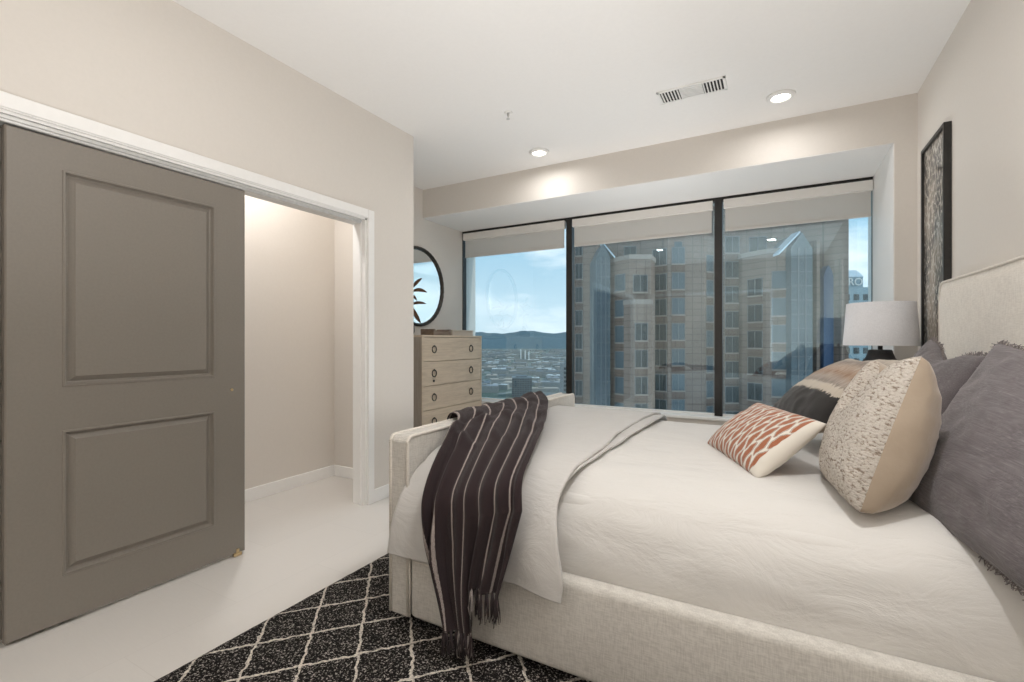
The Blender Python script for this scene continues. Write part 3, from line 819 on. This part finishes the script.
def frame(o, ctr, wdir, udir):
    W = Vector(wdir).normalized(); U = Vector(udir); U = (U - W * U.dot(W)).normalized(); Nn = U.cross(W)   # local y = z x x
    o.matrix_world = Matrix(((W.x, Nn.x, U.x, ctr[0]), (W.y, Nn.y, U.y, ctr[1]), (W.z, Nn.z, U.z, ctr[2]), (0, 0, 0, 1)))
def seam_pts(w, h, pinch, chop, chopx, inset=0):
    out = []
    def P(a, b):
        X = a * (1 - pinch * (1 - b * b) * abs(a) ** 3); Z = b * (1 - pinch * (1 - a * a) * abs(b) ** 3)
        z = Z * h / 2
        if chop: z -= chop * math.exp(-((a - chopx) / .38) ** 2) * max(0, (b + .15) / 1.15) ** 1.6
        return (X * w / 2, 0, z)
    n = 40
    for i in range(n): out.append(P(-1 + 2 * i / n, -1))
    for i in range(n): out.append(P(1, -1 + 2 * i / n))
    for i in range(n): out.append(P(1 - 2 * i / n, 1))
    for i in range(n): out.append(P(-1, 1 - 2 * i / n))
    return out
def fringe_bm(pts, ln, per=3):
    bm = bmesh.new(); n = len(pts)
    for i in range(n):
        a, b = Vector(pts[i]), Vector(pts[(i + 1) % n]); d = (b - a).normalized(); out = Vector((d.z, 0, -d.x))
        for k in range(per):
            p = a + (b - a) * (k / per); m = p + out * ln * .5 + Vector((random.uniform(-.004, .004), random.uniform(-.005, .005), random.uniform(-.004, .004)))
            e = p + out * ln * random.uniform(.7, 1.1) + Vector((random.uniform(-.008, .008), random.uniform(-.008, .008), random.uniform(-.008, .008)))
            tube(bm, [p - out * .003, m, e], [.0018, .0016, .0012], 4)
    return bm
# pillows: width direction runs near -> far (towards the window); front faces the foot of the bed
def mk(name, label, mats, w, h, tf, tb, ctr, wd, ud, **kw):
    bm = pillow_bm(w, h, tf, tb, two=len(mats) > 1, **kw)
    o = obj(name, bm, mats, None, True); tag(o, label, 'pillow'); frame(o, ctr, wd, ud); return o
# local x = near->far reversed so that local -y faces the foot: W = -Y
s1 = mk('euro_sham', 'large mauve grey linen pillow with frayed edge, nearest, at the right edge of the picture', [M['sham']], .68, .60, .10, .09,
        (.595, 1.785, .935), (.28, -.95, -.12), (.42, .10, .9), chop=.085, pinch=.05, pw=.40, seed=3, wr=.008, chopx=.05)
p = obj('frayed_edge', fringe_bm(seam_pts(.68, .60, .05, .085, .05), .010, 5), M['sham_fringe'], s1)
s2 = mk('euro_sham', 'mauve grey linen pillow with frayed edge against the headboard, behind the textured pillow', [M['sham']], .66, .58, .09, .08,
        (.555, 2.72, .965), (.03, -1, -.10), (.42, .0, .9), chop=.06, pinch=.05, pw=.40, seed=9, wr=.008)
p = obj('frayed_edge', fringe_bm(seam_pts(.66, .58, .05, .06, 0), .010, 5), M['sham_fringe'], s2)
s3 = mk('boucle_pillow', 'cream nubby textured square pillow with beige velvet back, in front of the grey ones', [M['boucle'], M['velvet']], .52, .50, .105, .165,
        (.283, 2.03, .955), (.06, -1, .06), (.30, .14, .94), chop=.24, pinch=.05, pw=.36, seed=5, wr=.006)
s4 = mk('striped_pillow', 'black, cream and brown striped woven pillow leaning behind the orange one', [M['kilim'], M['velvet']], .60, .50, .10, .10,
        (.245, 2.76, 1.00), (.30, -.95, .03), (.76, .25, .62), chop=.03, pinch=.05, pw=.42, seed=12, wr=.006)
s5 = mk('lumbar_pillow', 'small oblong orange and white leaf print pillow lying on the white bedspread', [M['lumbar']], .60, .33, .075, .065,
        (-.065, 2.335, .835), (.40, -.917, 0), (.69, .30, .64), pinch=.04, pw=.40, seed=20, wr=.004)

# ------------------------------------------------------------------ outside: ground, hills, towers
GZ = -105.0
def city_ground_mat():
    m = mat('city_ground', (.2, .2, .2), .95, spec=.1); t = NT(m)
    v = t.coord(scale=(1, .45, 1), rot=(0, 0, R(-29)))
    n = t.noise(v, .012, 7, .65)
    c = t.ramp(n, [(.36, (.08, .115, .085)), (.46, (.11, .15, .11)), (.52, (.34, .34, .32)), (.58, (.16, .19, .16)), (.66, (.62, .60, .57))])
    n2 = t.noise(t.coord(scale=(1, .5, 1), rot=(0, 0, R(-29))), .09, 4, .7)
    t.color(t.mix(t.math('MULTIPLY', n2, .55), c, (.16, .18, .18)))
    return m
bm = bmesh.new(); box(bm, (-9000, 300, GZ - 2), (7000, 15000, GZ)); struct('ground_city', bm, city_ground_mat(), 'flat hazy city ground far below')
hill = noisy('haze_tinted_hill', (.085, .14, .16), (.105, .16, .18), .004, .95, .0)  # blue in the base colour stands in for distance haze
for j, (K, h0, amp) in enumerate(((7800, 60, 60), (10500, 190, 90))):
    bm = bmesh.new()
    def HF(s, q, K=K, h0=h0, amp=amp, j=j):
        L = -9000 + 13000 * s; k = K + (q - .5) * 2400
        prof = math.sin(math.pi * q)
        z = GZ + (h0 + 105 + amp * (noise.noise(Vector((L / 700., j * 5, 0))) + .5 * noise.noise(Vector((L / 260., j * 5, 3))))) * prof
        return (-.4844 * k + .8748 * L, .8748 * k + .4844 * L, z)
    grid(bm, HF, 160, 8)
    struct('hill_ridge', bm, hill, 'wooded hills on the horizon, tinted blue green for haze', True)
def loc_world(L, K): return (-.4844 * K + .8748 * L, .8748 * K + .4844 * L)
roofs = [noisy('roof_white', (.6, .6, .58), (.68, .68, .66), .2, .8, 0), noisy('roof_grey', (.25, .26, .27), (.34, .34, .34), .2, .8, 0), noisy('roof_tan', (.40, .33, .27), (.46, .40, .33), .2, .8, 0), noisy('roof_slate', (.12, .14, .16), (.17, .19, .2), .2, .8, 0)]
wallm = noisy('low_block_wall', (.30, .29, .27), (.38, .36, .33), .3, .85, 0)
protos = []
for i in range(8):
    bm = bmesh.new(); a = random.uniform(8, 30); b = random.uniform(8, 22); h = random.uniform(5, 12)
    box(bm, (-a, -b, 0), (a, b, h), mi=0); box(bm, (-a + .8, -b + .8, h), (a - .8, b - .8, h + .5), mi=1)
    box(bm, (-a * .3, -b * .3, h + .5), (a * .1, b * .2, h + 3), mi=0)
    me = bpy.data.meshes.new('low_city_building'); bmesh.ops.recalc_face_normals(bm, faces=bm.faces[:]); bm.to_mesh(me); bm.free()
    me.materials.append(wallm); me.materials.append(roofs[i % 4]); protos.append(me)
spots = [(19, 900, 60), (70, 2600, 110), (54, 430, 40)]
n_ = 0
for i in range(2600):
    if n_ >= 230: break
    K = 740 * math.exp(random.random() ** .8 * 2.0); L = random.uniform(-.17, .125) * K
    me = random.choice(protos); sc = 1 + K / 5000
    rad = max(math.hypot(v.co.x, v.co.y) for v in me.vertices) * sc
    if any(math.hypot(L - a_, K - b_) < rad + c_ for a_, b_, c_ in spots): continue
    spots.append((L, K, rad)); n_ += 1
    o = bpy.data.objects.new('low_city_building', me); x, y = loc_world(L, K)
    o.location = (x, y, GZ); o.scale = (sc, sc, min(sc, 1.3)); o.rotation_euler = (0, 0, R(29) + random.choice((0, .15, -.2, 1.57)))
    COL.objects.link(o); tag(o, 'small low flat roofed building far below in the city', 'building', 'low buildings spread over the distant city')

def facade_block(name, label, L0, L1, K, depth, ztop, cols, rows, m, gm, wfrac=.55, group=None):
    x, y = loc_world((L0 + L1) / 2, K)
    t = thing(name, label, 'building', (x, y, GZ), R(28.97), group)
    w = (L1 - L0) / 2; H = ztop - GZ
    bm = bmesh.new(); box(bm, (-w, 0, 0), (w, depth, H)); box(bm, (-w * .6, depth * .2, H), (w * .5, depth * .7, H + 3)); obj('wall', bm, m, t)
    n = 0
    for c in range(cols):
        for r_ in range(rows):
            n += 1
            cx = -w + 2 * w * (c + .5) / cols; zz = H - 3 - r_ * 3.8
            bm = bmesh.new(); box(bm, (cx - w / cols * wfrac, -.15, zz - 2.2), (cx + w / cols * wfrac, .1, zz)); obj('window', bm, gm, t)
    return t
gdark = noisy('tower_glass_dark', (.02, .026, .029), (.042, .052, .057), .5, .35, 0, spec=.35)
gblue = noisy('tower_glass_blue', (.072, .10, .115), (.10, .13, .148), .4, .35, 0, spec=.35)
gdeep = noisy('tower_glass_deep_blue', (.035, .07, .13), (.045, .08, .15), .4, .35, 0, spec=.3)
sil = noisy('silver_roof_glass', (.50, .62, .70), (.62, .72, .78), .3, .2, 0, spec=.8)
frm = noisy('tower_window_frame', (.17, .175, .18), (.20, .205, .21), .3, .5, 0)
def stone_mat(name, c1, c2, mo):
    m = mat(name, c1, .8, spec=.2); t = NT(m)
    c = t.new('ShaderNodeTexCoord'); s_ = t.sep(c.outputs['Object'])
    cb = t.new('ShaderNodeCombineXYZ'); t.l.new(t.math('ADD', s_[0], t.math('MULTIPLY', s_[1], .6)), cb.inputs[0]); t.l.new(s_[2], cb.inputs[1])
    br = t.new('ShaderNodeTexBrick'); t.l.new(cb.outputs[0], br.inputs['Vector']); br.offset = 0
    br.inputs['Scale'].default_value = 1; br.inputs['Brick Width'].default_value = 1.35; br.inputs['Row Height'].default_value = .975
    br.inputs['Mortar Size'].default_value = .05; br.inputs['Mortar Smooth'].default_value = .2
    br.inputs['Color1'].default_value = (*c1, 1); br.inputs['Color2'].default_value = (*c2, 1); br.inputs['Mortar'].default_value = (*mo, 1)
    t.color(br.outputs[0]); return m
stone = stone_mat('tower_stone', (.225, .168, .138), (.25, .188, .155), (.14, .108, .092))
spand = stone_mat('tower_spandrel', (.17, .115, .092), (.185, .128, .102), (.11, .08, .066))
ledge = noisy('tower_ledge_stone', (.28, .235, .20), (.32, .27, .235), .4, .8, 0)
pale = noisy('pale_tower_wall', (.20, .29, .33), (.24, .33, .37), .3, .6, 0)

facade_block('glass_office_block', 'dark glass office block standing in the low city, centre of the left window', -.1, 38, 900, 40, -68, 8, 9, noisy('block_wall', (.14, .17, .19), (.18, .21, .23), .3, .7, 0), gdark, .7)
facade_block('grey_side_tower', 'narrow grey building sliver beside the left mullion of the middle window', 45, 62, 420, 25, -19, 4, 12, noisy('side_wall', (.22, .22, .22), (.27, .27, .26), .3, .8, 0), gdark)
# smokestacks of a plant
x, y = loc_world(70, 2600); t = thing('power_plant', 'distant plant with smokestacks in the middle of the city view', 'building', (x, y, GZ), R(29))
bm = bmesh.new(); box(bm, (-60, 0, 0), (60, 30, 30)); box(bm, (-30, 5, 30), (10, 25, 50)); obj('hall', bm, wallm, t)
for xx, hh_ in ((-22, 62), (2, 56), (22, 48)):
    bm = bmesh.new(); lathe(bm, [(4, 0), (3, hh_), (2.4, hh_), (0, hh_ - 1)], 12, (xx, -3)); obj('smokestack', bm, roofs[0], t, True)

# main stone tower, local x = along the facade, local y = away from the room
tw = thing('stone_office_tower', 'large brown stone office tower with window bays outside the middle and right windows', 'building', (0, 0, GZ), R(28.97))
G = -GZ
def zz(z): return z + G
bm = bmesh.new()
front = [(10.3, 80), (13.4, 78.5), (20.6, 76), (24.0, 73), (29.5, 73), (31.5, 74.2), (36.0, 74.2), (43.3, 72), (45.7, 70), (48.2, 68), (48.2, 100), (13.2, 100)]
prism(bm, front, 0, zz(19.5)); prism(bm, [(p[0] + (0 if p[0] < 47 else -.6), p[1] + .0) for p in front], zz(19.5), zz(46)); obj('wall', bm, stone, tw)
def bay(pts, top, nm='bay'):
    bm = bmesh.new(); prism(bm, pts, 0, zz(top)); b_ = obj(nm, bm, stone, tw)
    bm = bmesh.new(); cx = sum(p[0] for p in pts) / len(pts); cy = sum(p[1] for p in pts) / len(pts)
    prism(bm, [(cx + (p[0] - cx) * 1.04, cy + (p[1] - cy) * 1.04) for p in pts], zz(top), zz(top + .7)); obj('cornice', bm, ledge, b_)
bay([(15.3, 74), (17.4, 70.5), (20.6, 70.5), (22.3, 74), (20.6, 77), (15.3, 78)], 13.4)
bay([(35.4, 73), (37.1, 69.3), (40.4, 68), (42.3, 71), (42, 75), (35.4, 75)], 14.0)
bay([(16.6, 70.6), (17.4, 68.8), (20.2, 68.8), (20.9, 70.6)], 6.6)
# glazed gable turrets
def turret(L0, L1, K, ze, zp, side, depth=8):
    bm = bmesh.new(); m_ = (L0 + L1) / 2
    prism(bm, [(L0, 0), (L1, 0), (L1, zz(ze)), (m_, zz(zp)), (L0, zz(ze))], K, K + depth, 'y'); tt = obj('glass_turret', bm, gblue, tw)
    bm = bmesh.new()
    for k in range(1, 3):
        x = L0 + (L1 - L0) * k / 3; box(bm, (x - .06, K - .1, 0), (x + .06, K + .02, zz(ze)))
    for z in range(int(zz(-25)), int(zz(ze)), 2): box(bm, (L0, K - .08, z), (L1, K + .02, z + .08))
    obj('glazing_bar', bm, frm, tt)
    bm = bmesh.new(); e_ = L0 - 1.5 if side < 0 else L1 + 1.5
    prism(bm, [(e_, zz(ze - .9)), (e_, zz(ze - .6)), (m_, zz(zp + .3)), (m_, zz(zp))], K + .4, K + 2.6, 'y'); obj('skylight', bm, sil, tt)
turret(12.9, 15.0, 72.5, 14.0, 16.2, 1)
turret(39.4, 42.4, 67.0, 14.4, 16.6, -1)
# narrow deep blue arched strip and pier
bm = bmesh.new(); pts = [(45.1, 0), (46.5, 0), (46.5, zz(10.6)), (46.2, zz(11.6)), (45.8, zz(12.2)), (45.4, zz(11.6)), (45.1, zz(10.6))]
prism(bm, pts, 68.7, 72, 'y'); obj('arched_glass_strip', bm, gdeep, tw)
bm = bmesh.new(); box(bm, (46.9, 67.6, 0), (47.3, 70, zz(13))); box(bm, (44.4, 69.2, 0), (44.9, 71.5, zz(16))); obj('pier', bm, stone, tw)
# windows: (p, q, t0, t1, z of first head, rows, glass, double)
def win_col(p, q, a, b, ztop, rows, gm, double=True, arch=False, hgt=2.45):
    P, Q = Vector((p[0], p[1], 0)), Vector((q[0], q[1], 0)); d = (Q - P); L = d.length; d.normalize(); n = Vector((d.y, -d.x, 0))
    for r_ in range(rows):
        z1 = zz(ztop - 3.9 * r_); z0 = z1 - hgt; bm = bmesh.new()
        def slab(s0, s1, za, zb, dep, mi):
            A, B = P + d * s0, P + d * s1
            v = [A - n * .2, B - n * .2, B + n * dep, A + n * dep]
            lo = [bm.verts.new((w.x, w.y, za)) for w in v]; hi = [bm.verts.new((w.x, w.y, zb)) for w in v]
            for f in ([lo[3], lo[2], lo[1], lo[0]], hi, [lo[0], lo[1], hi[1], hi[0]], [lo[1], lo[2], hi[2], hi[1]], [lo[2], lo[3], hi[3], hi[2]], [lo[3], lo[0], hi[0], hi[3]]):
                bm.faces.new(f).material_index = mi
        s0, s1 = a * L, b * L
        slab(s0, s1, z0, z1, .05, 0)
        slab(s0, s1, z0 - 1.25, z0 - .25, .07, 2)
        for (u0, u1) in ((s0 - .03, s0 + .05), (s1 - .05, s1 + .03)) + ((((s0 + s1) / 2 - .035, (s0 + s1) / 2 + .035),) if double else ()): slab(u0, u1, z0, z1, .12, 1)
        slab(s0 - .06, s1 + .06, z0 - .22, z0, .2, 3); slab(s0 - .06, s1 + .06, z1, z1 + .08, .12, 1)
        if arch and r_ == 0: slab(s0 + .4, s1 - .4, z1 + .08, z1 + .9, .05, 0)
        obj('window', bm, [gm, frm, spand, ledge], tw)
win_col((10.1, 80), (13.4, 78.5), .18, .50, 18, 9, gdark)
win_col((15.3, 74), (17.4, 70.5), .28, .80, 11.3, 7, gblue, False)
win_col((17.4, 70.5), (20.6, 70.5), .18, .84, 11.0, 2, gdark)
win_col((17.4, 68.8), (20.2, 68.8), .15, .80, 3.8, 5, gdark)
win_col((20.6, 76), (24.0, 73), .45, .95, 15.5, 8, gdark)
win_col((24.0, 73), (29.5, 73), .10, .46, 15.6, 9, gblue, True, True)
win_col((29.5, 73), (31.5, 74.2), .25, .9, 14.5, 8, gblue, False)
win_col((31.5, 74.2), (36.0, 74.2), .40, .88, 17.5, 9, gdark)
win_col((35.4, 73), (37.1, 69.3), .25, .85, 10.5, 7, gdark)
win_col((37.1, 69.3), (40.4, 68), .20, .75, 11.3, 7, gblue, False)
win_col((43.3, 72), (45.7, 70), .05, .4, 13, 7, gdark, False)
win_col((16.0, 77), (20.6, 76), .45, .85, 16.4, 1, gdark)
win_col((36.2, 74.1), (43.3, 72), .1, .42, 17.3, 1, gdark)
# hip roofed far building with letters
x, y = loc_world(113, 160); t = thing('lettered_far_building', 'pale blue distant building with white roof letters at the right of the tower', 'building', (x, y, GZ), R(28.97))
bm = bmesh.new(); box(bm, (-8, 0, 0), (8.6, 30, zz(19.4)));  obj('wall', bm, pale, t)
bm = bmesh.new(); box(bm, (-6, 1, zz(19.4)), (6, 18, zz(23))); obj('upper_storey', bm, pale, t)
bm = bmesh.new(); prism(bm, [(-6.2, zz(23)), (6.2, zz(23)), (3.6, zz(25.2)), (-4, zz(25.2))], .8, 18.2, 'y'); obj('roof', bm, sil, t)
for c in range(5):
    for r_ in range(14):
        bm = bmesh.new(); cx = -6.6 + c * 3.2; z = zz(17 - r_ * 3.6); box(bm, (cx - .9, -.15, z - 2), (cx + .9, .1, z)); obj('window', bm, gdark, t)
cu = bpy.data.curves.new('sign_letters', 'FONT'); cu.body = 'RO'; cu.size = 3.6; cu.extrude = .15; cu.align_x = 'LEFT'
so = bpy.data.objects.new('sign_letters', cu); COL.objects.link(so)
dg = bpy.context.evaluated_depsgraph_get(); me = bpy.data.meshes.new_from_object(so.evaluated_get(dg)); bpy.data.objects.remove(so)
me.materials.append(roofs[0]); lo = bpy.data.objects.new('sign_letters', me); link(lo, t); lo.location = (.6, .75, zz(20.1)); lo.rotation_euler = (R(90), 0, 0)

# ------------------------------------------------------------------ light
def area(name, loc, rot, sx, sy, e, col=(1, 1, 1)):
    L = bpy.data.lights.new(name, 'AREA'); L.shape = 'RECTANGLE'; L.size = sx; L.size_y = sy; L.energy = e; L.color = col
    o = bpy.data.objects.new(name, L); o.location = loc; o.rotation_euler = rot; COL.objects.link(o); return o
area('added_hall_fill', (-1.1, -2.0, ZC - .03), (0, 0, 0), 1.2, .6, 14, (1, .97, .93))  # added fill lamp in the unseen hall, lighting the room through the doorway
UL = (((-.30, .50), 19, 'added low black fill uplighter on the floor below the viewer, nearest the bed'),
      ((-.25, -.40), 7.5, 'added low black fill uplighter in front of the doorway behind the viewer'),
      ((-.9, 4.30), 7.5, 'added low black fill uplighter hidden between the bed and the window'),
      ((-1.85, 3.0), 2.6, 'added low black fill uplighter hidden behind the footboard'))
for (x, y), e_, lb in UL:  # added cans out of view, bouncing fill light off the ceiling
    t = thing('added_uplighter', lb, 'lamp', (x, y, 0), 0, 'added fill uplighters')
    bm = bmesh.new(); lathe(bm, [(0, 0), (.085, 0), (.09, .008), (.085, .015), (.08, .14), (.083, .15), (.076, .15), (.074, .10), (0, .10)], 32); obj('housing', bm, M['black'], t, True)
    L = bpy.data.lights.new('added_uplighter_lamp', 'AREA'); L.shape = 'DISK'; L.size = .15; L.energy = e_; L.spread = R(130); L.color = (1, .995, .99)
    lo = bpy.data.objects.new('added_uplighter_lamp', L); lo.location = (x, y, .152); lo.rotation_euler = (math.pi, 0, 0); COL.objects.link(lo)
sun = bpy.data.lights.new('sun', 'SUN'); sun.energy = .95; sun.angle = R(.6); sun.color = (1, .95, .88)
so = bpy.data.objects.new('sun', sun); COL.objects.link(so); so.rotation_euler = (R(38), 0, R(100))
w = bpy.data.worlds.new('sky'); S.world = w; w.use_nodes = True; T = w.node_tree; T.nodes.clear()
class WN(NT):
    def __init__(s, t): s.t = t; s.n = t.nodes; s.l = t.links
wn = WN(T)
tc = wn.new('ShaderNodeTexCoord'); z = wn.sep(tc.outputs['Generated'])[2]
grad = wn.ramp(z, [(.0, (.60, .70, .75)), (.06, (.56, .69, .77)), (.22, (.31, .52, .67)), (.55, (.20, .38, .58))])
mp = wn.new('ShaderNodeMapping'); T.links.new(tc.outputs['Generated'], mp.inputs[0]); mp.inputs['Scale'].default_value = (1, 1, 3.2)
cl = wn.noise(mp.outputs[0], 3.4, 8, .6, .3)
cf = wn.ramp(cl, [(.47, (0, 0, 0)), (.66, (.9, .9, .9))])
colr = wn.mix(cf, grad, (.88, .92, .95))
bg = wn.new('ShaderNodeBackground'); T.links.new(colr, bg.inputs[0]); bg.inputs[1].default_value = .86
ou = wn.new('ShaderNodeOutputWorld'); T.links.new(bg.outputs[0], ou.inputs[0])

# ------------------------------------------------------------------ camera
c = bpy.data.cameras.new('camera'); c.sensor_width = 36; c.lens = 475 / 1024 * 36; c.clip_end = 30000; c.clip_start = .02
co = bpy.data.objects.new('camera', c); co.location = (0, 0, 1.25); co.rotation_euler = (R(90), 0, R(28.97)); COL.objects.link(co); S.camera = co
S.view_settings.view_transform = 'Standard'; S.view_settings.look = 'None'; S.view_settings.gamma = 1; S.view_settings.exposure = 0.9
S.view_settings.use_curve_mapping = False
S.cycles.use_denoising = True
S.cycles.max_bounces = 14; S.cycles.diffuse_bounces = 8; S.cycles.glossy_bounces = 5; S.cycles.transparent_max_bounces = 16
S.cycles.sample_clamp_indirect = 6
